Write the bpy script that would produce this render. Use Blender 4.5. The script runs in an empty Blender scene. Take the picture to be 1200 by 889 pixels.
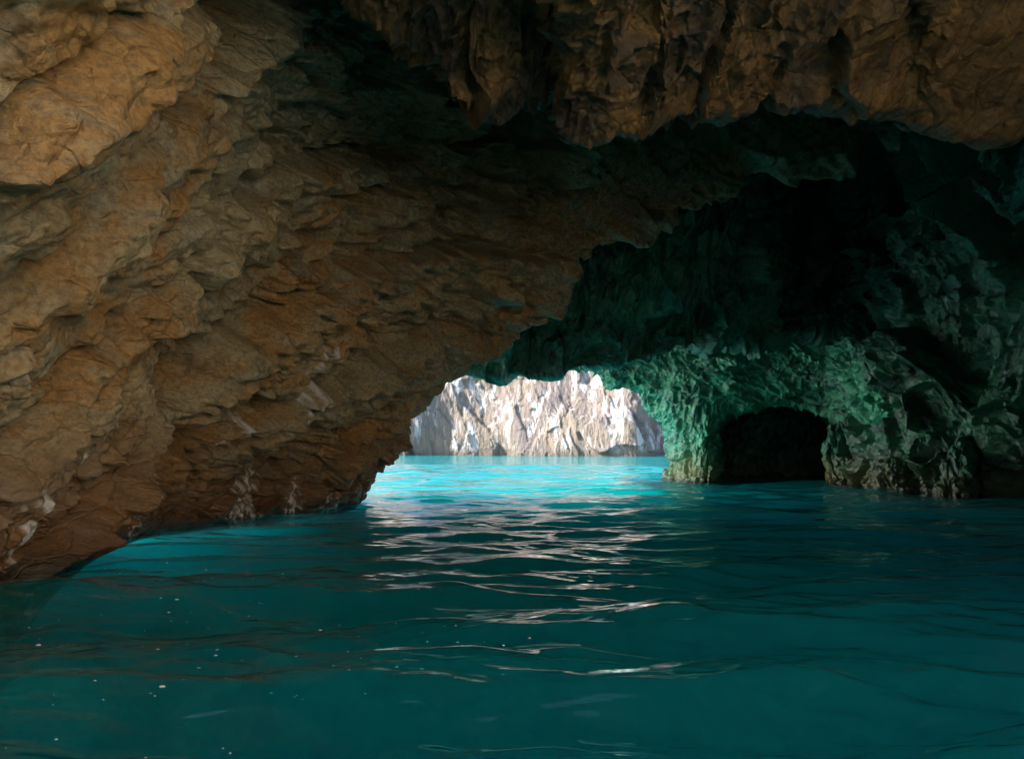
import bpy, math, numpy as np
from mathutils import Vector
R = math.radians
Z = np.array
scene = bpy.context.scene
COL = scene.collection
f32 = np.float32
DET = 1.0

# ------------------------------------------------------------------ camera
CAM = np.array([0.0, 0.0, 1.6]); PITCH = R(4.9); FOC = 900.0; CX, CY = 600.0, 444.5
cam_d = bpy.data.cameras.new('camera'); cam = bpy.data.objects.new('camera', cam_d)
COL.objects.link(cam); scene.camera = cam
cam.location = CAM; cam.rotation_euler = (R(90) + PITCH, 0, 0)
cam_d.sensor_width = 36; cam_d.lens = 36 * FOC / 1200; cam_d.clip_start = 0.05; cam_d.clip_end = 2000
cp, sp = math.cos(PITCH), math.sin(PITCH)
def at(px, py, Y):
    """world point at depth Y (metres north of the camera) seen in direction px, py of the 1200x889 photo"""
    u = (px - CX) / FOC; v = (CY - py) / FOC
    d = np.array([u, cp - sp * v, sp + cp * v])
    return CAM + d * (Y / d[1])

# ------------------------------------------------------------------ noise
def _h(ix, iy, iz, s):
    x = (ix.astype(np.int64) * 73856093) ^ (iy.astype(np.int64) * 19349663) ^ (iz.astype(np.int64) * 83492791) ^ (s * 2654435761)
    x = x & 0xffffffff
    x = ((x ^ (x >> 16)) * 0x45d9f3b) & 0xffffffff
    x = ((x ^ (x >> 16)) * 0x45d9f3b) & 0xffffffff
    x = x ^ (x >> 16)
    return x
def _r(x, k):
    return (((x * (2 * k + 1) * 0x9E3779B1 + k * 7919) >> 8) & 0xffff).astype(f32) / f32(65535)
def vnoise(P, s=0):
    I = np.floor(P).astype(np.int64); F = (P - I).astype(f32); F = F * F * F * (F * (F * 6 - 15) + 10)
    out = 0
    for dx in (0, 1):
        wx = F[:, 0] if dx else 1 - F[:, 0]
        for dy in (0, 1):
            wy = F[:, 1] if dy else 1 - F[:, 1]
            for dz in (0, 1):
                wz = F[:, 2] if dz else 1 - F[:, 2]
                out = out + wx * wy * wz * _r(_h(I[:, 0] + dx, I[:, 1] + dy, I[:, 2] + dz, s), 1)
    return out * 2 - 1
def fbm(P, s=0, o=4, g=0.5):
    a, t, out = 1.0, 0.0, 0
    for k in range(o):
        out = out + a * vnoise(P * (2.03 ** k) + 17.3 * k, s + k); t += a; a *= g
    return out / t
def facets(P, s, tilt=1.25, step=0.45):
    """broken-rock relief: every Voronoi block gets an offset and a tilt of its own. Returns (height, edge distance, random)"""
    I = np.floor(P).astype(np.int64)
    n = len(P); d1 = np.full(n, 9e9, f32); d2 = np.full(n, 9e9, f32); h = np.zeros(n, f32); rr = np.zeros(n, f32)
    for dx in (-1, 0, 1):
        for dy in (-1, 0, 1):
            for dz in (-1, 0, 1):
                x = _h(I[:, 0] + dx, I[:, 1] + dy, I[:, 2] + dz, s)
                D = [(P[:, k] - (I[:, k] + (dx, dy, dz)[k]) - _r(x, k + 1)).astype(f32) for k in range(3)]
                d = (D[0] * D[0]) ** 2 + (D[1] * D[1]) ** 2 + (D[2] * D[2]) ** 2
                near = d < d1
                d2 = np.where(near, d1, np.minimum(d2, d))
                d1 = np.where(near, d, d1)
                r4 = _r(x, 4)
                hh = sum((_r(x, 5 + k) - 0.5) * 2 * tilt * D[k] for k in range(3)) + (r4 - 0.5) * 2 * step
                h = np.where(near, hh, h); rr = np.where(near, r4, rr)
    return h, d2 ** 0.25 - d1 ** 0.25, rr

# ------------------------------------------------------------------ surfaces
def catmull(C, n, axis):
    """resample control array C (.., 3) along axis to n samples with a Catmull-Rom spline"""
    C = np.moveaxis(C, axis, 0); m = len(C)
    # spend samples by mean chord length, not too unevenly
    # samples go where the control segments look long from the camera
    R_ = C - CAM; dep = np.maximum(R_[..., 1] * cp + R_[..., 2] * sp, 1.0)
    sx = np.clip(R_[..., 0] / dep * FOC, -800, 800); sy = np.clip((R_[..., 2] * cp - R_[..., 1] * sp) / dep * FOC, -650, 650)
    L = np.hypot(np.diff(sx, axis=0), np.diff(sy, axis=0)); L = np.sqrt((L ** 2).mean(1)) + 12
    L = np.convolve(np.pad(L, 1, mode='edge'), [0.2, 0.6, 0.2], 'valid')
    cum = np.concatenate([[0], np.cumsum(L)]); t = np.interp(np.linspace(0, cum[-1], n), cum, np.arange(m))
    i = np.clip(np.floor(t).astype(int), 0, m - 2); f = (t - i)[:, None, None]
    g = lambda k: C[np.clip(k, 0, m - 1)]
    p0, p1, p2, p3 = g(i - 1), g(i), g(i + 1), g(i + 2)
    out = 0.5 * ((2 * p1) + (-p0 + p2) * f + (2 * p0 - 5 * p1 + 4 * p2 - p3) * f ** 2 + (-p0 + 3 * p1 - 3 * p2 + p3) * f ** 3)
    return np.moveaxis(out, 0, axis)

def basis(e, n):
    """rows: stretched direction, across, bedding normal"""
    e = np.array(e, float); e /= np.linalg.norm(e)
    n = np.array(n, float); n -= e * (n @ e); n /= np.linalg.norm(n)
    return np.array([e, np.cross(n, e), n])

def beds(P, s, size, amp, seed):
    """overlapping bedding slabs: each bed swells out towards its edge and breaks off sharply"""
    w = s / size + 0.8 * fbm(P / (size * 4.0), seed, 2) + 0.12 * fbm(P / (size * 0.35), seed + 4, 3)
    i = np.floor(w); f = (w - i).astype(f32); z = np.zeros(len(P)); r = _r(_h(i.astype(np.int64), z.astype(np.int64), z.astype(np.int64), seed), 2)
    a = np.clip(-0.15 + r * 1.5 + 1.4 * fbm(P / (size * 2.5) + r[:, None] * 9, seed + 7, 2), 0, 1.6)
    c = np.clip((f - 0.93) / 0.07, 0, 1)
    return amp * a * (f * (1 - c) - 0.6 * np.exp(-((f - 0.965) / 0.03) ** 2) - 0.35)
def joints(P, s, size, amp, seed, width=0.035):
    """long narrow fractures along one family of planes, fading in and out"""
    w = s / size + 0.7 * fbm(P / (size * 3.0), seed, 2) + 0.10 * fbm(P / (size * 0.3), seed + 4, 3)
    f = np.abs(w - np.floor(w) - 0.5); i = np.floor(w).astype(np.int64); z = np.zeros_like(i); r = _r(_h(i, z, z, seed), 2)
    m = np.clip(0.35 + 1.8 * fbm(P / (size * 1.6) + r[:, None] * 13, seed + 9, 2), 0, 1)
    return -amp * m * (np.exp(-(f / width) ** 2) + 0.35 * np.exp(-(f / (width * 4)) ** 2))
def blur(A, n, wrap=False):
    for _ in range(n):
        for ax in (0, 1):
            pad = [(0, 0), (0, 0)]; pad[ax] = (1, 1)
            B = np.pad(A, pad, mode='wrap' if (wrap and ax == 1) else 'edge')
            A = 0.5 * A + 0.25 * (np.take(B, range(0, A.shape[ax]), ax) + np.take(B, range(2, A.shape[ax] + 2), ax))
    return A
NEAR = True
def relief(P, spec, seed, shape, wrap=False):
    """sum of facet layers: spec = list of (size, stretch(3), amp, crack, basis)"""
    out = np.zeros(len(P), f32)
    for k, (size, st, amp, crack, B) in enumerate(spec):
        W = P.copy()
        w = size * 0.16
        for a in range(3):
            W[:, a] += w * fbm(P / size * 0.9 + 31 * a, seed + 50 + k, 2)
        Q = (B(W) if callable(B) else W @ B.T) / (size * np.array(st))
        h, e, r = facets(Q, seed + k * 7)
        passes = int(np.clip(size / spec[-1][0] * 0.3, 1, 4)) if DET == 1 else 1
        out += blur((amp * (h - crack * np.exp(-e * 14))).reshape(shape), passes // 1, wrap).reshape(-1)
    return out

def grid_mesh(name, P, mat, attrs=None, closed_u=False, parent=None, smooth=False):
    nv, nu = P.shape[:2]
    me = bpy.data.meshes.new(name)
    idx = np.arange(nv * nu).reshape(nv, nu)
    if closed_u: idx = np.hstack([idx, idx[:, :1]])
    q = np.stack([idx[:-1, :-1], idx[:-1, 1:], idx[1:, 1:], idx[1:, :-1]], -1).reshape(-1, 4)
    me.vertices.add(nv * nu); me.vertices.foreach_set('co', P.reshape(-1).astype(f32))
    me.loops.add(q.size); me.loops.foreach_set('vertex_index', q.reshape(-1).astype(np.int32))
    me.polygons.add(len(q)); me.polygons.foreach_set('loop_start', np.arange(0, q.size, 4, dtype=np.int32))
    me.polygons.foreach_set('use_smooth', np.full(len(q), smooth))
    me.update(calc_edges=True)
    for k, v in (attrs or {}).items():
        a = me.attributes.new(k, 'FLOAT', 'POINT'); a.data.foreach_set('value', v.reshape(-1).astype(f32))
    me.materials.append(mat)
    o = bpy.data.objects.new(name, me); COL.objects.link(o)
    if parent: o.parent = parent
    return o

def normals(P, closed_u=False):
    if closed_u:
        du = np.roll(P, -1, 1) - np.roll(P, 1, 1)
    else:
        du = np.gradient(P, axis=1)
    dv = np.gradient(P, axis=0)
    n = np.cross(du, dv); l = np.linalg.norm(n, axis=-1, keepdims=True); return n / np.maximum(l, 1e-9)

def rock(name, C, nu, nv, mat, spec, seed, flip=1, closed_u=False, big=(3.0, 0.25), attrs=None, bed=None, pin=None):
    """C[v][u] control net -> displaced rock sheet. flip turns the outward side."""
    C = np.array(C, float); nu = int(nu * DET); nv = int(nv * DET)
    P = catmull(C, nv, 0)
    if closed_u:
        Cw = np.concatenate([P[:, -2:], P, P[:, :3]], 1); m = C.shape[1]
        t = np.linspace(0, m, nu, endpoint=False) + 2
        i = np.floor(t).astype(int); f = (t - i)[None, :, None]
        p0, p1, p2, p3 = Cw[:, i - 1], Cw[:, i], Cw[:, i + 1], Cw[:, i + 2]
        P = 0.5 * ((2 * p1) + (-p0 + p2) * f + (2 * p0 - 5 * p1 + 4 * p2 - p3) * f ** 2 + (-p0 + 3 * p1 - 3 * p2 + p3) * f ** 3)
    else:
        P = catmull(P, nu, 1)
    N = normals(P, closed_u) * flip
    F = P.reshape(-1, 3)
    d = relief(F, spec, seed, P.shape[:2], closed_u) + big[1] * fbm(F / big[0], seed + 90, 3)
    if bed is not None: d = d + blur(bed(F).reshape(P.shape[:2]), 1, closed_u).reshape(-1)
    d = d * np.clip(F[:, 1] / 13.5, 0.22, 1.0)
    if pin is not None: d = d * pin(F)
    Q = P + N * d.reshape(P.shape[:2] + (1,))
    at_ = {k: fn(F).reshape(P.shape[:2]) for k, fn in (attrs or {}).items()}
    return grid_mesh(name, Q, mat, at_, closed_u)

def tag(o, label=None, cat=None, kind=None, group=None):
    if label: o['label'] = label
    if cat: o['category'] = cat
    if kind: o['kind'] = kind
    if group: o['group'] = group
    return o

# ------------------------------------------------------------------ materials
class Mat:
    def __init__(s, name):
        s.m = bpy.data.materials.new(name); s.m.use_nodes = True; s.t = s.m.node_tree; s.t.nodes.clear()
        s.out = s.n('ShaderNodeOutputMaterial'); s.pos = s.n('ShaderNodeNewGeometry').outputs['Position']
    def n(s, t, **kw):
        x = s.t.nodes.new(t)
        for k, v in kw.items(): setattr(x, k, v)
        return x
    def link(s, a, b): s.t.links.new(a, b)
    def put(s, sock, v):
        if hasattr(v, 'is_linked') or hasattr(v, 'links'): s.link(v, sock)
        else: sock.default_value = v
    def map(s, vec, rot=(0, 0, 0), sc=(1, 1, 1)):
        m = s.n('ShaderNodeMapping'); s.link(vec, m.inputs[0]); m.inputs['Rotation'].default_value = rot; m.inputs['Scale'].default_value = sc
        return m.outputs[0]
    def noise(s, vec, scale, detail=6, rough=0.6, dist=0.0):
        x = s.n('ShaderNodeTexNoise'); s.link(vec, x.inputs['Vector']); x.inputs['Scale'].default_value = scale
        x.inputs['Detail'].default_value = detail; x.inputs['Roughness'].default_value = rough; x.inputs['Distortion'].default_value = dist
        return x.outputs['Fac']
    def voro(s, vec, scale, feature='F1', out='Distance'):
        x = s.n('ShaderNodeTexVoronoi', feature=feature); s.link(vec, x.inputs['Vector']); x.inputs['Scale'].default_value = scale
        return x.outputs[out]
    def ramp(s, fac, stops, interp='LINEAR'):
        x = s.n('ShaderNodeValToRGB'); x.color_ramp.interpolation = interp; e = x.color_ramp.elements
        while len(e) < len(stops): e.new(0.5)
        for el, (p, c) in zip(e, stops):
            el.position = p; el.color = (c, c, c, 1) if isinstance(c, (int, float)) else tuple(c) + (1,)
        s.link(fac, x.inputs[0]); return x.outputs[0]
    def mix(s, fac, a, b, mode='MIX'):
        x = s.n('ShaderNodeMix', data_type='RGBA', blend_type=mode)
        s.put(x.inputs['Factor'], fac)
        for sock, v in ((x.inputs['A'], a), (x.inputs['B'], b)):
            if isinstance(v, tuple): v = tuple(v) + (1,) if len(v) == 3 else v
            s.put(sock, v)
        return x.outputs['Result']
    def math(s, op, a, b=0.0, c=0.0):
        x = s.n('ShaderNodeMath', operation=op); s.put(x.inputs[0], a); s.put(x.inputs[1], b); s.put(x.inputs[2], c); return x.outputs[0]
    def attr(s, name): return s.n('ShaderNodeAttribute', attribute_name=name).outputs['Fac']
    def zed(s):
        x = s.n('ShaderNodeSeparateXYZ'); s.link(s.pos, x.inputs[0]); return x.outputs['Z']
    def bump(s, h, strength, dist, normal=None):
        b = s.n('ShaderNodeBump'); s.link(h, b.inputs['Height']); b.inputs['Strength'].default_value = strength; b.inputs['Distance'].default_value = dist
        if normal is not None: s.link(normal, b.inputs['Normal'])
        return b.outputs[0]
    def bsdf(s, col, rough, normal=None, spec=0.5):
        p = s.n('ShaderNodeBsdfPrincipled'); s.put(p.inputs['Base Color'], col); s.put(p.inputs['Roughness'], rough)
        p.inputs['Specular IOR Level'].default_value = spec
        if normal is not None: s.link(normal, p.inputs['Normal'])
        s.link(p.outputs[0], s.out.inputs['Surface']); return s.m

def rock_mat(name, c1, c2, c3, low, low_z, wet_z=0.8, streak=None, scale=1.0, rot=(0, 0, 0), patch=None, rough=(0.45, 0.62), spec=0.55, bumpk=1.0):
    M = Mat(name); v = M.map(M.pos, rot, (1, 1, 1))
    st = M.map(M.pos, rot, (1, 0.75, 1.25))
    n1 = M.noise(v, 0.35 * scale, 8, 0.62, 0.6); n2 = M.noise(st, 1.6 * scale, 8, 0.7, 0.4); n3 = M.noise(v, 14 * scale, 5, 0.7)
    col = M.mix(M.ramp(n1, [(0.45, 0.0), (0.56, 1.0)]), c1, c2)
    col = M.mix(M.ramp(n2, [(0.47, 0.0), (0.66, 1.0)]), col, c3)
    col = M.mix(M.ramp(n3, [(0.35, 0.8), (0.6, 0.0)]), col, M.mix(1.0, col, (0.40, 0.37, 0.35), 'MULTIPLY'))
    n4 = M.noise(st, 0.75 * scale, 5, 0.7, 0.8)
    col = M.mix(M.ramp(n4, [(0.52, 0.0), (0.66, 0.75)]), col, M.mix(1.0, col, (0.34, 0.31, 0.30), 'MULTIPLY'))
    # fracture network, bent by noise
    nz = M.n('ShaderNodeTexNoise'); M.link(v, nz.inputs['Vector']); nz.inputs['Scale'].default_value = 1.7 * scale; nz.inputs['Detail'].default_value = 5
    wv = M.n('ShaderNodeVectorMath', operation='MULTIPLY_ADD'); M.link(nz.outputs['Color'], wv.inputs[0]); wv.inputs[1].default_value = (0.55 / scale,) * 3; M.link(st, wv.inputs[2])
    f1 = M.ramp(M.voro(wv.outputs[0], 1.9 * scale, 'DISTANCE_TO_EDGE'), [(0.0, 0.0), (0.05, 1.0)])
    z = M.zed()
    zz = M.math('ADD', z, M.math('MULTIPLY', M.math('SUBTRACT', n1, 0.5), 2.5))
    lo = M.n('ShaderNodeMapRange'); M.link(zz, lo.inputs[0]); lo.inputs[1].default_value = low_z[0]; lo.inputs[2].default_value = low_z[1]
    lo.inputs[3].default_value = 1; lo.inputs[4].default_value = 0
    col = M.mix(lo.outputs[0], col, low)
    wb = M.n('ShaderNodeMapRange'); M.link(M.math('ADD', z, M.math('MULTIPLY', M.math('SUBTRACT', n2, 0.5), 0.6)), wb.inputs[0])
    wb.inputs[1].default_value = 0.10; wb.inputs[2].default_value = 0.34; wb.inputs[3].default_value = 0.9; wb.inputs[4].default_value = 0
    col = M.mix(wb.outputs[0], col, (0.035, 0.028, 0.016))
    if patch:
        col = M.mix(M.attr('patch'), col, patch)
    if streak:
        col = M.mix(M.attr('streak'), col, streak)
    wet = M.n('ShaderNodeMapRange'); M.link(zz, wet.inputs[0]); wet.inputs[1].default_value = 0.0; wet.inputs[2].default_value = wet_z + 1.5
    wet.inputs[3].default_value = 0.28; wet.inputs[4].default_value = rough[1]
    ro = M.math('MULTIPLY', wet.outputs[0], M.math('ADD', M.math('MULTIPLY', n2, 0.5), 0.72))
    h1 = M.noise(st, 3.0 * scale, 7, 0.66, 0.2)
    b = M.bump(h1, 0.9, 0.09 * bumpk / scale)
    b = M.bump(f1, 0.7, 0.018 * bumpk / scale, b)
    b = M.bump(n3, 0.6, 0.020 * bumpk / scale, b)
    return M.bsdf(col, ro, b, spec)

B_near = basis((0.2, 0.5, 0.85), (0.27, -0.85, 0.255)); B_deep = basis((0.33, 0.8, 0.5), (0.49, -0.655, 0.59))
def B_left(F):
    k = np.clip((F[:, 1:2] - 5.5) / 8.0, 0, 1); k = k * k * (3 - 2 * k)
    O = Z([-4.0, 9.5, 3.0]); G = F - O
    return (G @ B_near.T) * (1 - k) + (G @ B_deep.T) * k
def bed_left(F):
    q = B_left(F); s = q[:, 2]
    return (beds(F, s, 2.2, 0.80, 401) + joints(F, s + 0.1 * q[:, 0], 0.75, 0.42, 431) + joints(F, q[:, 0] + 0.5 * s, 1.5, 0.34, 451, 0.022)
            + joints(F, s - 0.4 * q[:, 1], 0.33, 0.13, 471, 0.05))
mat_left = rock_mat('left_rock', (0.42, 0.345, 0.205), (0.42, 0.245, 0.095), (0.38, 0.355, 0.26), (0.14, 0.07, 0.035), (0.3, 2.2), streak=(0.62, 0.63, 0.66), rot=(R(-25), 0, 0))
mat_ledge = rock_mat('ledge_rock', (0.23, 0.13, 0.048), (0.07, 0.052, 0.036), (0.34, 0.18, 0.055), (0.2, 0.12, 0.06), (-5, -4), rot=(R(60), 0, R(10)))
mat_inner_teal = rock_mat('inner_rock_teal', (0.012, 0.16, 0.11), (0.007, 0.07, 0.05), (0.035, 0.27, 0.14), (0.11, 0.12, 0.045), (0.2, 1.5), rot=(R(70), 0, 0), rough=(0.3, 0.42), spec=0.7)  # green carries the teal water light, put into the rock colour
mat_cliff = None

mat_inner_lit = rock_mat('inner_rock_lit', (0.016, 0.31, 0.20), (0.010, 0.15, 0.105), (0.05, 0.40, 0.21), (0.16, 0.20, 0.08), (0.2, 1.5), rot=(R(70), 0, 0), rough=(0.3, 0.45), spec=0.7)  # lit copy of the inner rock: stronger teal light put into the colour

# ------------------------------------------------------------------ LEFT WALL + inner roof
def W(x, y, z): return Z([x, y, z], float)
# sections from the water up; the same 11 points each
secs = [
 [W(-12,-2.5,-3), W(-12,-2.5,0), W(-11.5,-2.5,2), W(-11,-2.5,4.5), W(-10,-2,7.5), W(-8,-1,10.5), W(-5,0,12.2), W(0,0,13), W(5,0,13.5), W(9,0,13.5), W(14,0,13.5)],
 [W(-8.1,-1.5,-3), W(-7.7,-1.5,0), W(-7.1,-1.2,1.8), W(-6.3,-0.8,4.0), W(-5.4,-0.3,6.0), W(-3.9,0.2,8.2), W(-2,0.8,10.0), W(1,0.5,11.4), W(4,0.5,12), W(8,0.5,12.2), W(13,0.5,12.2)],
 [W(-7,5,-3), at(-600,812,5), at(-470,600,5), at(-250,400,5), at(-60,180,5), at(120,-70,5), W(-1.2,5,7.8), W(1,5,9.2), W(4,5,10.2), W(8,5,11), W(12,5,11)],
 [W(-6.5,9.2,-1.8), at(0,680,9.2), at(30,600,9.2), at(95,440,9.2), at(170,270,9.2), at(255,90,9.2), at(350,-80,9.2), W(0,9,9.6), W(4,9,10.4), W(8,9,11), W(12,9,11)],
 [W(-7.6,13.8,-0.2), at(175,628,13.8), at(200,570,13.6), at(255,460,13.4), at(320,330,13.2), at(385,190,13), at(440,70,13), at(520,-20,13), W(3.5,13,10.2), W(8,13,10.8), W(12,13,10.8)],
 [W(-7.2,17.2,-0.16), at(300,614,17.2), at(322,562,17.2), at(370,490,17), at(430,400,17), at(490,300,17), at(545,190,16.8), at(600,60,16.6), W(3.5,16.6,10.6), W(7,17,10.8), W(12,17,11)],
 [W(-6.2,20,-0.16), at(398,601,20), at(425,566,20), at(470,516,20), at(512,446,20), at(585,395,20.2), at(640,290,20.2), at(705,165,20.2), at(800,100,20.4), at(930,60,20.6), W(12,20.6,11.8)],
 [W(-6.2,21.2,-0.16), at(398,599,21), at(430,560,21.3), at(478,500,21.3), at(508,462,21.4), at(600,404,21.5), at(655,362,21.5), at(672,312,21.6), at(780,258,21.8), at(900,212,22), at(1090,135,22)],
 [W(-7.4,22.5,-0.16), W(-5.9,22.6,0), W(-5.2,22.9,1.2), W(-4.2,22.9,3.0), W(-3.4,22.9,4.0), W(-0.8,23,5.2), W(0.6,23,6.4), W(1.4,23,7.4), W(4.0,23.2,8.8), W(7,23.4,10), W(12,23.5,11)],
 [W(-10,25,-0.3), W(-8.5,25.5,0), W(-7.5,25,2), W(-6.5,24.6,4), W(-5.5,24.4,6), W(-3.5,24.2,8.5), W(-1.0,24.2,10), W(1.0,24.2,11.5), W(4.0,24.2,12.5), W(7,24.2,13), W(12,24.2,13)],
]
C = np.array(secs)                      # [section(u)][point(v)]
C = np.moveaxis(C, 0, 1)                # [v][u]
I3 = np.eye(3)
spec_left = [(2.4, (1.8, 1.3, 0.8), 0.50, 0.25, B_left), (0.95, (1.9, 1.2, 0.75), 0.32, 0.5, B_left),
             (0.42, (1.5, 1.1, 0.7), 0.17, 0.7, B_left), (0.19, (1.4, 1.0, 0.75), 0.075, 0.6, B_left), (0.09, (1.3, 1.0, 0.8), 0.032, 0.5, B_left)]
def seg_mask(px_path, half, seed):
    """soft mask in 3-D along a polyline of world points (mineral drip)"""
    pts = [Z(p) for p in px_path]
    def fn(F):
        d = np.full(len(F), 9e9)
        for a, b in zip(pts[:-1], pts[1:]):
            ab = b - a; t = np.clip(((F - a) @ ab) / (ab @ ab), 0, 1)
            d = np.minimum(d, np.linalg.norm(F - (a + t[:, None] * ab), axis=1))
        n = fbm(F * Z([16, 16, 3.0]), seed, 4)
        return np.clip((1 - d / half) * 1.5 + n * 3.0 - 0.75, 0, 1)
    return fn
drips = [([at(352,455,16.2), at(360,415,16.0)], 0.30), ([at(290,600,16.6), at(300,560,16.6), at(308,545,16.5)], 0.22),
         ([at(340,606,18.3), at(346,590,18.2)], 0.24), ([at(370,602,19.2), at(374,588,19.2)], 0.26), ([at(404,590,20.4), at(405,580,20.4)], 0.16),
         ([at(172,632,13.2), at(180,600,13.2), at(205,575,13.2)], 0.2), ([at(262,530,14.6), at(288,505,14.8)], 0.12), ([at(280,598,16.2), at(280,590,16.2)], 0.14),
         ([at(5,610,8.8), at(8,560,8.6)], 0.16), ([at(45,540,9.4), at(60,500,9.4)], 0.16), ([at(15,520,8.9), at(30,570,9.2)], 0.12), ([at(135,660,12.0), at(140,645,12.0)], 0.12)]
def drip_attr(F):
    o = np.zeros(len(F))
    near = (F[:, 2] < 5) & (F[:, 1] > 6) & (F[:, 1] < 22)
    G = F[near]; acc = np.zeros(len(G))
    for k, (p, h) in enumerate(drips): acc = np.maximum(acc, seg_mask(p, h * 1.8, 300 + k)(G))
    o[near] = acc; return o
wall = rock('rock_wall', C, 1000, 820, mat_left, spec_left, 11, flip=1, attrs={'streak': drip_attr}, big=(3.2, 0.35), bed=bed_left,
            pin=lambda F: np.clip(1.1 - 0.6 * np.clip((F[:, 1] - 18) / 3, 0, 1) * np.clip((12 - F[:, 2]) / 6, 0.6, 1), 0, 1.1) * np.where(F[:, 1] > 8, 1 - np.clip((F[:, 1] - 8) / 2.5, 0, 1) * (1 - np.clip((F[:, 2] + 0.12) / 0.9, 0, 1)), 1))
tag(wall, 'big brown overhanging cave wall of slanting slabs rising from the turquoise water', 'rock wall')

# ------------------------------------------------------------------ HANGING LEDGE (front edge of the near roof)
edge = [(180,-330,8.0),(300,-150,8.2),(400,-5,8.6),(438,42,8.8),(490,62,8.9),(518,104,9.0),(552,142,9.2),(602,132,9.5),(645,128,9.6),(660,165,9.3),(705,168,9.3),(760,156,9.5),(820,160,9.6),(880,152,9.8),(920,150,9.9),(960,143,10.0),(1005,142,10.1),(1060,140,10.3),(1100,164,10.4),(1150,166,10.6),(1205,150,10.8),(1330,120,11),(1600,60,11)]
rows = [[], [], [], [], [], [], [], [], [], []]
for k, (px, py, Y) in enumerate(edge):
    py -= 14; e = at(px, py, Y)
    rows[0].append(e + Z([-0.3, 3.2, 4.5])); rows[1].append(e + Z([-0.1, 1.9, 2.0])); rows[2].append(e + Z([0, 0.8, 0.5]))
    rows[3].append(e)
    rows[4].append(at(px + 4, py - 45, Y - 0.55)); rows[5].append(at(px + 8, py - 110, Y - 1.3))
    rows[6].append(at(px + 10, py - 240, Y - 2.8))
    x = e[0]
    rows[7].append(W(x * 0.9 + 0.3, 3.4, 6.6)); rows[8].append(W(x + 0.5, 1.0, 8.2)); rows[9].append(W(x * 1.1 + 0.5, -0.3, 11.5))
B_ledge = basis((0.15, -0.75, 0.6), (1.0, 0.1, 0.1))
spec_ledge = [(2.1, (1.5, 1.2, 0.8), 0.42, 0.3, B_ledge), (0.85, (1.7, 1.0, 0.6), 0.21, 0.8, B_ledge), (0.36, (2.0, 1.0, 0.6), 0.12, 0.8, B_ledge), (0.15, (1.8, 1, 0.8), 0.052, 0.6, B_ledge), (0.07, (1.5, 1, 0.8), 0.02, 0.4, B_ledge)]
ledge = rock('rock_ledge', rows, 900, 520, mat_ledge, spec_ledge, 23, flip=-1, big=(2.0, 0.25), bed=lambda F: beds(F, F @ Z([0.86, 0.35, 0.37]), 0.95, 0.34, 501),
             pin=lambda F: 1 - 0.35 * np.clip((F[:, 1] - 8.2) / 1.0, 0, 1))
tag(ledge, 'jagged golden brown roof ledge hanging down across the top of the cave', 'rock ledge')

# ------------------------------------------------------------------ INNER ARCH (rock curtain over the far mouth)
xs = [500, 528, 556, 605, 640, 680, 720, 770, 820, 870, 905, 945, 985, 1040, 1100, 1160, 1240]
ed = [330, 415, 438, 441, 441, 433, 426, 415, 408, 398, 393, 389, 389, 392, 395, 395, 395]
dep = [25.6,25.6,25.7,25.8,25.8,25.8,25.9,26.2,26.6,27,27.6,28.6,29,29,28,27,26]
mid = [25.2,25.2,25.1,25,25,24.9,24.8,25,25.2,24.8,27,31,33,31.5,28.5,25,24]
hi  = [24.8,24.8,24.8,24.8,24.8,24.8,24.8,24.8,24.6,24.2,26,30,32,30,26.5,24,23]
rows = [[] for _ in range(9)]
for x, e, d, m, h in zip(xs, ed, dep, mid, hi):
    p = at(x, e, d)
    rows[0].append(p + Z([0, 2.4, 4.0])); rows[1].append(p + Z([0, 1.7, 1.2])); rows[2].append(p + Z([0, 0.8, 0.15])); rows[3].append(p)
    rows[4].append(at(x + 2, e - 35, (d * 2 + m) / 3)); rows[5].append(at(x + 6, e - 90, m)); rows[6].append(at(x + 10, e - 160, (m + h) / 2))
    rows[7].append(at(x + 10, 190, h)); rows[8].append(at(x + 10, 60, h - 1.5))
B_vert = basis((0.25, 0.1, 1.0), (0.9, -0.4, 0))
spec_in = [(2.2, (1.8, 1.0, 0.7), 0.55, 0.10, B_vert), (0.9, (1.9, 1.0, 0.6), 0.26, 0.2, B_vert), (0.38, (1.6, 1.0, 0.6), 0.10, 0.25, B_vert), (0.16, (1.3, 1, 0.7), 0.035, 0.2, B_vert)]
arch = rock('rock_arch', rows, 760, 420, mat_inner_teal, spec_in, 37, flip=-1, big=(3.0, 0.4), pin=lambda F: np.clip(0.35 + (F[:, 2] - 4.0) * 0.5, 0.35, 1))
tag(arch, 'dark green inner rock arch spanning above the bright cave mouth', 'rock arch')

# ------------------------------------------------------------------ SHELF on the right of the mouth
cols = [(640,415,430,33),(694,402,430,33),(722,395,450,33),(752,388,457,33),(778,386,470,32.6),(800,384,478,32),(850,382,480,31.6),(890,382,479,31.6),(925,384,477,31.4),(952,388,479,31.1),(966,391,483,30.9),(986,400,492,30.2),(1000,408,520,29.9),(1014,420,572,29.4),(1030,440,600,29.2),(1060,460,620,29)]
rows = [[] for _ in range(7)]
for (x, t, b, d) in cols:
    p = at(x, b, d)
    rows[0].append(p + Z([0.8, 4.0, 1.2])); rows[1].append(p + Z([0.2, 1.2, 0.3])); rows[2].append(p)
    rows[3].append(at(x + 2, b * 0.65 + t * 0.35, d - 0.9)); rows[4].append(at(x + 4, b * 0.3 + t * 0.7, d - 1.6)); rows[5].append(at(x + 6, t - 5, d - 2.0)); rows[6].append(at(x + 8, t - 60, d - 0.5))
B_sh = basis((1.0, 0.0, -0.35), (0.2, -0.6, 1))
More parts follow.
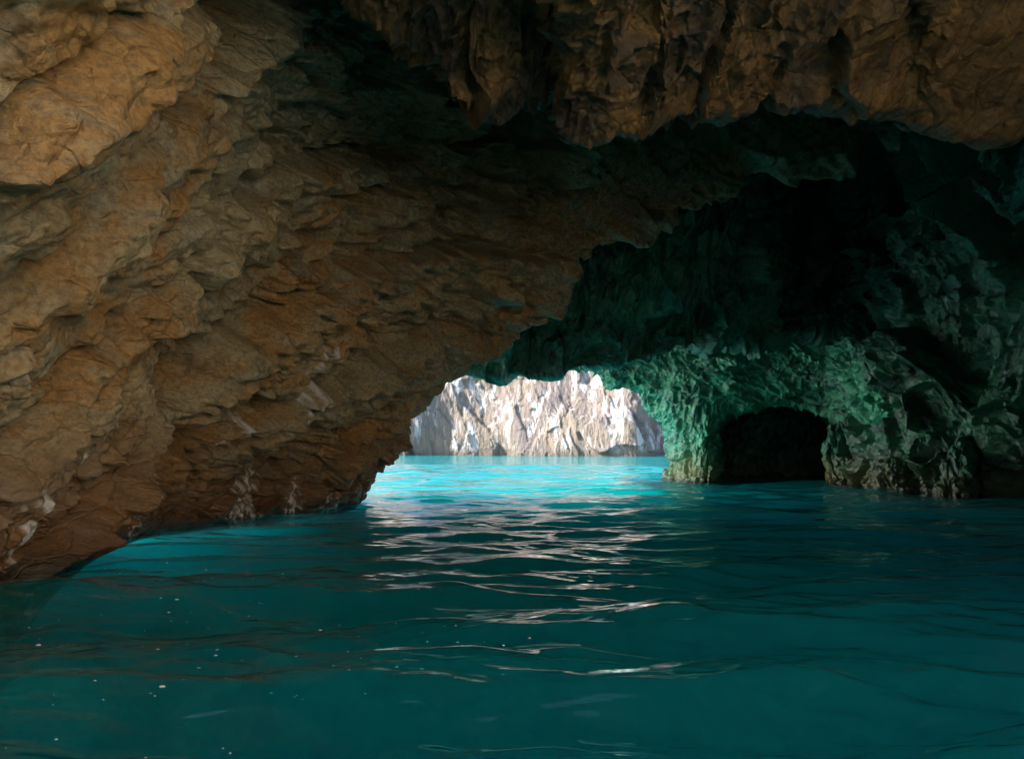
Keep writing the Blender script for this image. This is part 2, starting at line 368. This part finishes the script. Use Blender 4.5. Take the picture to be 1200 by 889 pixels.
spec_sh = [(1.2, (1.5, 1.0, 0.6), 0.26, 0.10, B_sh), (0.5, (1.4, 1.0, 0.6), 0.16, 0.2, B_sh), (0.22, (1.2, 1.0, 0.7), 0.07, 0.25, B_sh), (0.1, (1, 1, 0.8), 0.02, 0.2, B_sh)]
shelf = rock('rock_shelf', rows, 560, 260, mat_inner_lit, spec_sh, 51, flip=-1, big=(1.5, 0.15))
tag(shelf, 'craggy bright green rock shelf between the cave mouth and the side cave', 'rock shelf')

# ------------------------------------------------------------------ PILLAR
pil = [(-3, 816, 46), (0, 821, 29), (0.7, 822, 27), (1.6, 822, 28), (2.4, 822, 35), (3.2, 826, 58), (4.2, 825, 70), (5.5, 830, 90)]
rows = []
for (zz, pxc, half) in pil:
    c = at(pxc, 500, 32.0); r = half / 900 * 32.0; row = []
    for k in range(12):
        a = 2 * math.pi * k / 12
        row.append(W(c[0] * (1 + 0.06 * (math.sin(a) > 0.3)) + r * math.cos(a), 34.3 + 3.2 * math.sin(a), zz))
    rows.append(row)
spec_p = [(1.0, (1.8, 1.0, 0.6), 0.16, 0.1, B_vert), (0.45, (1.8, 1.0, 0.6), 0.13, 0.25, B_vert), (0.2, (1.4, 1.0, 0.6), 0.06, 0.25, B_vert)]
pillar = rock('rock_pillar', rows, 420, 300, mat_inner_lit, spec_p, 63, flip=1, closed_u=True, big=(1.2, 0.12))
tag(pillar, 'ribbed green rock pillar standing in the water beside the bright cave mouth', 'rock pillar')

# ------------------------------------------------------------------ RIGHT WALL
base = [(985,569,30.4),(1010,571,29.4),(1050,576,27.2),(1100,580,25.2),(1140,583,24),(1180,587,22.4),(1230,592,20.8),(1300,605,18.5),(1420,640,14)]
rows = [[] for _ in range(8)]
for k, (x, y, d) in enumerate(base):
    t = k / (len(base) - 1)
    p = at(x, y, d); rows[0].append(W(p[0], p[1], -3)); rows[1].append(p)
    rows[2].append(at(x + 4, y - 60, d - 0.4)); rows[3].append(at(x + 2, y - 140, d - 0.2)); rows[4].append(at(x, y - 230, d + 0.2 - 1.5 * t))
    rows[5].append(at(x - 10, y - 330, d - 0.8)); rows[6].append(at(x - 20, y - 430, d - 2.5)); rows[7].append(at(x - 30, y - 560, d - 5))
B_rt = basis((-0.35, -0.2, 1.0), (0.9, -0.3, 0.3))
spec_rt = [(3.2, (2.2, 1.0, 0.6), 1.35, 0.08, B_rt), (1.1, (1.8, 1.0, 0.6), 0.5, 0.25, B_rt), (0.42, (1.5, 1.0, 0.6), 0.13, 0.25, B_rt), (0.18, (1.3, 1, 0.7), 0.04, 0.2, B_rt)]
right = rock('rock_wall', rows, 560, 640, mat_inner_teal, spec_rt, 77, flip=-1, big=(3.0, 0.5))
tag(right, 'shadowy green cave wall of leaning ribs on the far right beside the side cave', 'rock wall')
# separate rocks standing at the foot of the wall
def outcrop(px, Y, r, h, lean, seed, label, squash=0.8):
    c = at(px, 560, Y); rows = []
    for zz, k in ((-1.5, 1.5), (-0.1, 1.25), (0.15 * h, 1.12), (0.4 * h, 1.0), (0.7 * h, 0.78), (0.92 * h, 0.42), (h, 0.05)):
        row = []
        for q in range(10):
            a = 2 * math.pi * q / 10; kk = k * (1 + 0.22 * math.sin(2 * a + seed) + 0.12 * math.sin(3 * a + 2 * seed))
            row.append(W(c[0] + lean * max(zz, 0) + r * kk * math.cos(a), Y + squash * r * kk * math.sin(a), zz))
        rows.append(row)
    o = rock('rock_outcrop', rows, 200, 150, mat_inner_teal, [(0.7, (1.5, 1, 0.6), 0.16, 0.4, B_rt), (0.3, (1.5, 1, 0.6), 0.09, 0.5, B_rt), (0.13, (1.2, 1, 0.7), 0.035, 0.5, B_rt)], seed, flip=1, closed_u=True, big=(0.8, 0.08))
    return tag(o, label, 'rock', group='rocks at the foot of the right cave wall')
outcrop(1003, 29.6, 0.7, 2.5, -0.25, 141, 'tall leaning green rock at the right edge of the side cave mouth')
outcrop(1046, 26.6, 0.8, 1.3, 0.1, 149, 'low squat green rock in the water between the side cave and the wall ribs')
outcrop(1122, 23.4, 0.6, 1.9, 0.12, 157, 'narrow olive rock spur at the waterline nearest the right edge')
# its continuation round to the boat's side and behind
rows = []
for zz, off in ((-3, 0.3), (0, 0), (3, 0.3), (6, 0), (9, -1.0), (13, -3)):
    rows.append([W(12.5 - 0 + off, 20, zz), W(13 + off, 14, zz), W(13.5 + off, 8, zz), W(15 + off, 2, zz), W(18 + off, -4, zz), W(22 + off, -9, zz)])

# ------------------------------------------------------------------ SIDE CAVE back wall
rows = [[W(x, 36.4 + 0.7 * math.sin(x * 2.6), zz) for x in (8, 10, 12, 14, 16, 18, 20, 22)] for zz in (-3, 0, 2, 4, 6, 8)]
side = rock('rock_recess', rows, 220, 160, mat_inner_teal, spec_p, 88, flip=-1, big=(1.5, 0.3))
tag(side, 'dark fluted back wall inside the low side cave right of the pillar', 'rock recess')

# ------------------------------------------------------------------ HEADLAND (outer rock mass closing the roof and sides, plus added light blockers)
def slab(name, x0, x1, y0, y1, z0, z1, seed, mat, n=40, amp=0.8):
    lo, hi = Z([x0, y0, z0]), Z([x1, y1, z1]); bits = []
    import bmesh
    bm = bmesh.new(); bmesh.ops.create_cube(bm, size=1)
    for v in bm.verts: v.co = [lo[k] + (v.co[k] + 0.5) * (hi[k] - lo[k]) for k in range(3)]
    bmesh.ops.subdivide_edges(bm, edges=bm.edges[:], cuts=n, use_grid_fill=True)
    P = np.array([v.co[:] for v in bm.verts]); 
    D = np.stack([fbm(P / 5 + 9 * k, seed + k, 3) for k in range(3)], 1) * amp
    for v, d in zip(bm.verts, D): v.co += Vector(d)
    me = bpy.data.meshes.new(name); bm.to_mesh(me); bm.free(); me.materials.append(mat); return me
def headland(parts, name, label):
    mats = bpy.data.meshes.new(name)
    import bmesh
    bm = bmesh.new()
    for k, p in enumerate(parts):
        me = slab('block', *p, 200 + k * 5, mat_head); n0 = len(bm.faces); bm.from_mesh(me); bpy.data.meshes.remove(me); bm.faces.ensure_lookup_table()
        for f in bm.faces[n0:]: f.material_index = 1 if p[2] > 20 or p[0] > 16 else 0
    bm.to_mesh(mats); bm.free(); mats.materials.append(mat_head); mats.materials.append(mat_inner_teal)
    o = bpy.data.objects.new(name, mats); COL.objects.link(o); return tag(o, label, 'headland')
mat_head = rock_mat('headland_rock', (0.30, 0.25, 0.18), (0.22, 0.17, 0.11), (0.36, 0.31, 0.24), (0.12, 0.09, 0.06), (0.2, 1.5), scale=0.5)
hl = headland([(-7, 34, 0.6, 24, 12.2, 14.5), (-30, -7, 0.6, 15, 12.2, 14.5), (-30, -9.4, -3.9, 14.8, -4, 13), (-9, 1.0, -9, -6.4, -4, 8.5), (-19, 34, 23.7, 26.3, 12.7, 15.2), (-16, 34, 26.1, 37, 12.8, 15), (17.5, 40, 4, 47, -4, 14), (7.6, 18, 3.4, 9.0, -4, 13), (9.0, 30, 31, 47, 6.8, 12)],  # includes unseen blocks added to keep sun and back light off inner rock
              'headland', 'massive brown headland rock enclosing the cave roof and sides, with added light-blocking masses')

# ------------------------------------------------------------------ FAR SEA CLIFFS
def cliff_mat():
    M = Mat('cliff_rock')
    v = M.map(M.pos, (0, R(28), 0), (1, 1, 1)); st = M.map(M.pos, (0, R(28), 0), (1.0, 1.0, 0.16))
    a = M.noise(st, 0.42, 9, 0.7, 1.2); b = M.noise(v, 0.10, 6, 0.6, 0.8); c = M.noise(st, 2.6, 6, 0.75)
    col = M.mix(M.ramp(b, [(0.42, 0.0), (0.58, 1.0)]), (0.19, 0.15, 0.14), (0.21, 0.165, 0.125))
    col = M.mix(M.ramp(c, [(0.4, 0.0), (0.7, 0.75)]), col, (0.09, 0.075, 0.075))
    white = M.math('MULTIPLY', M.ramp(a, [(0.51, 0.0), (0.58, 1.0)]), M.ramp(c, [(0.32, 0.2), (0.45, 1.0)]))
    col = M.mix(white, col, (0.40, 0.375, 0.375))
    z = M.zed(); lo = M.n('ShaderNodeMapRange'); M.link(z, lo.inputs[0]); lo.inputs[1].default_value = 0.3; lo.inputs[2].default_value = 1.3; lo.inputs[3].default_value = 1; lo.inputs[4].default_value = 0
    col = M.mix(lo.outputs[0], col, (0.13, 0.11, 0.09))
    n = M.bump(M.noise(st, 1.4, 9, 0.7), 0.9, 0.8)
    return M.bsdf(col, 0.85, n, 0.3)
mat_cliff = cliff_mat()
mat_bounce = rock_mat('bounce_rock', (0.66, 0.56, 0.41), (0.58, 0.46, 0.31), (0.70, 0.62, 0.50), (0.2, 0.16, 0.1), (0.2, 1.0), scale=0.4)
rows = []
for zz, by in ((-4, 0), (0, 1.0), (5, 2.0), (12, 4.5), (20, 8), (30, 13), (42, 19), (52, 28), (58, 45)):
    row = []
    for (x, y) in ((-75, 150), (-50, 142), (-34, 134), (-24, 126), (-19, 123), (-12, 124), (-4, 122), (3, 118), (9, 116), (14, 113), (18, 112), (20.2, 117), (25, 145), (60, 160)):
        row.append(W(x + (0.32 * by), y + by, zz if x > -18.5 or x < -21 else zz))
    rows.append(row)
B_cl = basis((0.5, 0.2, -1.0), (1, -0.2, 0.3))
spec_cl = [(9, (2.4, 1, 0.7), 0.8, 0.1, B_cl), (3.5, (4.5, 1, 0.6), 0.24, 0.3, B_cl), (1.4, (5, 1.0, 0.5), 0.11, 0.4, B_cl), (0.6, (4, 1, 0.6), 0.05, 0.4, B_cl)]
cliff = rock('sea_cliff', rows, 800, 520, mat_cliff, spec_cl, 101, flip=-1, big=(12, 1.5))
tag(cliff, 'sunlit pale pink and white streaked sea cliff beyond the cave mouth', 'sea cliff')

# unseen pale cliff added behind the boat to bounce warm sunlight into the cave
rows = [[W(x + 0.25 * zz, y, zz) for (x, y) in ((16, 7), (16, 0), (17.5, -8), (20, -18), (20, -28), (12, -38), (-4, -44))] for zz in (-4, 0, 5, 11, 18, 24, 30)]
bounce_cliff = rock('sea_cliff', rows, 200, 120, mat_bounce, spec_cl[1:], 131, flip=-1, big=(8, 1.0))
tag(bounce_cliff, 'added pale tan cliff, out of view, bouncing sun into the open end of the cave', 'sea cliff')

# unseen pale ground added behind the boat, bouncing sun up at roof and wall
gx, gy = np.meshgrid(np.linspace(-30, 24, 90), np.linspace(-46, -5.2, 80))
gz = -0.7 + 1.2 * np.clip((-5.4 - gy) / 2.0, 0, 1) + 0.06 * (-5 - gy).clip(0) + 0.25 * fbm(np.stack([gx, gy, gx * 0], -1).reshape(-1, 3) / 3, 7).reshape(gx.shape)
Mb = Mat('bounce_shore_pale'); mat_bounce_shore = Mb.bsdf(Mb.mix(Mb.noise(Mb.pos, 2.0), (0.74, 0.64, 0.50), (0.82, 0.73, 0.60)), 0.9)
bounce_shore = grid_mesh('bounce_beach', np.stack([gx, gy, gz], -1), mat_bounce_shore); bounce_shore['kind'] = 'structure'

# ------------------------------------------------------------------ SEA
def water_mat():
    M = Mat('sea_water')
    v = M.map(M.pos, (0, 0, R(6)), (0.42, 1.0, 1.0))
    h = M.noise(v, 3.2, 3, 0.5, 0.3)
    n = M.bump(h, 0.35, 0.05)
    n = M.bump(M.noise(M.map(M.pos, (0, 0, R(-8)), (0.45, 1.0, 1.0)), 0.55, 4, 0.6, 0.4), 0.7, 0.4, n)
    dt = M.n('ShaderNodeVectorMath', operation='DOT_PRODUCT'); M.link(n, dt.inputs[0]); M.link(M.n('ShaderNodeNewGeometry').outputs['Incoming'], dt.inputs[1])
    g = M.math('SUBTRACT', 1.0, M.math('MINIMUM', M.math('ABSOLUTE', dt.outputs['Value']), 1.0))
    fr = M.math('ADD', 0.02, M.math('MULTIPLY', 0.98, M.math('POWER', g, 5.0)))      # Schlick reflectance of water
    tr = M.n('ShaderNodeBsdfTransparent'); gl = M.n('ShaderNodeBsdfGlossy'); gl.inputs['Roughness'].default_value = 0.03; M.link(n, gl.inputs['Normal'])
    mx = M.n('ShaderNodeMixShader'); M.link(fr, mx.inputs[0]); M.link(tr.outputs[0], mx.inputs[1]); M.link(gl.outputs[0], mx.inputs[2])
    M.link(mx.outputs[0], M.out.inputs['Surface'])
    sc = M.n('ShaderNodeVolumeScatter'); sc.inputs['Color'].default_value = (0.08, 1.0, 1.0, 1); sc.inputs['Density'].default_value = 0.17; sc.inputs['Anisotropy'].default_value = 0.0
    ab = M.n('ShaderNodeVolumeAbsorption'); ab.inputs['Color'].default_value = (0.0, 0.874, 0.886, 1); ab.inputs["Density"].default_value = 1.6
    ad = M.n('ShaderNodeAddShader'); M.link(sc.outputs[0], ad.inputs[0]); M.link(ab.outputs[0], ad.inputs[1]); M.link(ad.outputs[0], M.out.inputs['Volume'])
    return M.m
mat_water = water_mat()
rng = np.random.default_rng(5)
def waves(X, Y):
    w1 = 0.5 * np.sin(0.31 * X + 0.23 * Y) + 0.4 * np.sin(-0.17 * X + 0.41 * Y + 2); 
    H = np.zeros_like(X)
    dist = np.hypot(X, Y)
    for k in range(72):
        lam = 0.28 * (16.0 ** (k / 71.0)); th = rng.normal(0, 0.34) + math.pi / 2 + 0.12
        kk = 2 * math.pi / lam; kx, ky = kk * math.cos(th) , kk * math.sin(th); ph = rng.uniform(0, 6.28)
        amp = 0.0150 * lam ** 0.75 * rng.uniform(0.5, 1.3) / 2.6
        fade = np.clip(lam / (0.02 * dist + 0.05) - 0.8, 0, 1) * (1 + 0.7 * np.clip((dist - 18) / 16, 0, 1.1) * (lam > 0.8))
        mod = 0.7 + 0.5 * np.sin(0.35 * kx * X * 0.2 + 0.27 * kk * 0.15 * Y + ph * 3)
        s = np.sin(kx * X + ky * Y + ph + 0.9 * w1)
        H += amp * fade * mod * (s + 0.25 * s * s)
    return H * (1.15 + 1.3 * np.clip((11 - dist) / 7, 0, 1))
def sea_mesh():
    # fan of rows: fine near the boat, coarse to the horizon, closed below
    ys = np.concatenate([-np.geomspace(300, 0.5, 60), [0.2, 0.9, 1.6], np.geomspace(2.2, 60, 760), np.geomspace(66, 600, 24)])
    us = np.concatenate([-np.geomspace(1, 0.05, 30) * 0 - np.linspace(6, 0.9, 30)[:], np.linspace(-0.88, 0.88, 760), np.linspace(0.9, 6, 30)])
    scale = np.where(ys > 2.2, ys, 2.2 + np.abs(np.minimum(ys, 2.2) - 2.2) * 0.5)
    X = us[None, :] * scale[:, None]; Y = np.repeat(ys[:, None], len(us), 1)
    Hh = waves(X, Y)
    edge_f = (np.abs(us)[None, :] < 0.95) & (Y > 0) & (Y < 61); Hh = np.where(edge_f, Hh, 0)
    T = np.stack([X, Y, Hh], -1)
    nv, nu = X.shape
    me = bpy.data.meshes.new('water')
    idx = np.arange(nv * nu).reshape(nv, nu)
    q = np.stack([idx[:-1, :-1], idx[:-1, 1:], idx[1:, 1:], idx[1:, :-1]], -1).reshape(-1, 4)
    ring = np.concatenate([idx[0, :], idx[1:, -1], idx[-1, -2::-1], idx[-2:0:-1, 0]])
    low = T.reshape(-1, 3)[ring].copy(); low[:, 2] = -9
    li = nv * nu + np.arange(len(ring)); nr = np.roll(ring, -1); nl = np.roll(li, -1)
    side_q = np.stack([ring, li, nl, nr], -1)
    allv = np.concatenate([T.reshape(-1, 3), low]); quads = np.concatenate([q, side_q])
    nq = len(quads); loops = np.concatenate([quads.reshape(-1), li[::-1]])
    me.vertices.add(len(allv)); me.vertices.foreach_set('co', allv.reshape(-1).astype(f32))
    me.loops.add(len(loops)); me.loops.foreach_set('vertex_index', loops.astype(np.int32))
    starts = np.concatenate([np.arange(0, nq * 4, 4), [nq * 4]])
    me.polygons.add(len(starts)); me.polygons.foreach_set('loop_start', starts.astype(np.int32))
    sm = np.full(len(starts), True); sm[nq - len(side_q):] = False; me.polygons.foreach_set('use_smooth', sm)
    me.update(calc_edges=True); me.materials.append(mat_water)
    o = bpy.data.objects.new('water', me); COL.objects.link(o); o['kind'] = 'structure'; return o
sea = sea_mesh()
M = Mat('sand'); mat_bed = M.bsdf(M.mix(M.noise(M.pos, 0.5), (0.035, 0.04, 0.035), (0.07, 0.075, 0.06)), 0.9)
bed = grid_mesh('sea_bed', np.stack(np.meshgrid(np.linspace(-700, 700, 30), np.linspace(-400, 700, 30)) + [np.full((30, 30), -8.6)], -1), mat_bed); bed['kind'] = 'structure'
# rocky bottom rising under the near water
gx, gy = np.meshgrid(np.linspace(-11, 12, 300), np.linspace(-6, 22, 340))
F = np.stack([gx, gy, gx * 0], -1).reshape(-1, 3)
h, e, r = facets(F / 2.1 + 0.35 * np.stack([fbm(F / 2, 5), fbm(F / 2, 6), F[:, 2]], 1), 9)
h2, e2, r2 = facets(F / 0.75, 19)
gz = (-2.0 + 0.9 * h + 0.28 * h2 + 1.0 * fbm(F / 4.5, 33, 3) - 0.10 * np.clip(F[:, 1] - 11, 0, None) - 0.3 * np.exp(-e * 10)).reshape(gx.shape)
gz = blur(np.minimum(gz, -0.6), 2)
M = Mat('bed_rock'); mat_bedrock = M.bsdf(M.mix(M.ramp(M.noise(M.pos, 0.9, 6, 0.65), [(0.42, 0.0), (0.58, 1.0)]), (0.03, 0.035, 0.03), (0.42, 0.40, 0.33)), 0.9)
nb = grid_mesh('sea_bed', np.stack([gx, gy, gz], -1), mat_bedrock, smooth=True); nb['kind'] = 'structure'

# small specks of foam drifting on the near water
import bmesh
bm = bmesh.new()
cl = [(3.2 + 7 * rng.random(), -0.62 + 0.6 * rng.random()) for _ in range(14)]
for k in range(130):
    Y0, u0 = cl[int(rng.integers(14))]; Yf = max(3.0, Y0 + rng.normal(0, 0.45)); u = u0 + rng.normal(0, 0.06)
    xf = u * Yf; zf = float(waves(np.array([[xf]]), np.array([[Yf]]))[0, 0])
    r = 0.004 + 0.010 * rng.random() ** 3
    g = bmesh.ops.create_icosphere(bm, subdivisions=1, radius=r)
    for v in g['verts']: v.co = (v.co.x * 1.6 + xf, v.co.y + Yf, v.co.z * 0.5 + zf)
me = bpy.data.meshes.new('foam_fleck'); bm.to_mesh(me); bm.free()
Mf = Mat('foam'); me.materials.append(Mf.bsdf((0.75, 0.8, 0.8, 1), 0.5))
ff = bpy.data.objects.new('foam', me); COL.objects.link(ff); tag(ff, 'tiny white flecks of foam drifting on the dark near water', 'foam', 'stuff')

# ------------------------------------------------------------------ LIGHT
SUN = Z([-0.855, 0.0, 0.52]); SUN /= np.linalg.norm(SUN)
el = math.asin(SUN[2]); az = math.atan2(SUN[0], SUN[1])
sd = bpy.data.lights.new('sun', 'SUN'); sd.energy = 5; sd.angle = R(0.5); sd.color = (1.0, 0.95, 0.87)
so = bpy.data.objects.new('sun', sd); COL.objects.link(so); so.rotation_euler = Vector(SUN).to_track_quat('Z', 'Y').to_euler()
w = bpy.data.worlds.new('World'); scene.world = w; w.use_nodes = True
nt = w.node_tree; sky = nt.nodes.new('ShaderNodeTexSky'); sky.sky_type = 'NISHITA'; sky.sun_disc = False
sky.sun_elevation = el; sky.sun_rotation = az
bg = nt.nodes['Background']; nt.links.new(sky.outputs[0], bg.inputs[0]); bg.inputs[1].default_value = 0.15
scene.view_settings.view_transform = 'Standard'; scene.view_settings.look = 'None'; scene.view_settings.gamma = 1
scene.view_settings.exposure = 1.85
cy = scene.cycles
cy.max_bounces = 8; cy.diffuse_bounces = 4; cy.glossy_bounces = 3; cy.volume_bounces = 4; cy.transparent_max_bounces = 8; cy.transmission_bounces = 2
cy.use_denoising = True
try: cy.denoiser = 'OPENIMAGEDENOISE'
except Exception: pass
cy.sample_clamp_indirect = 6
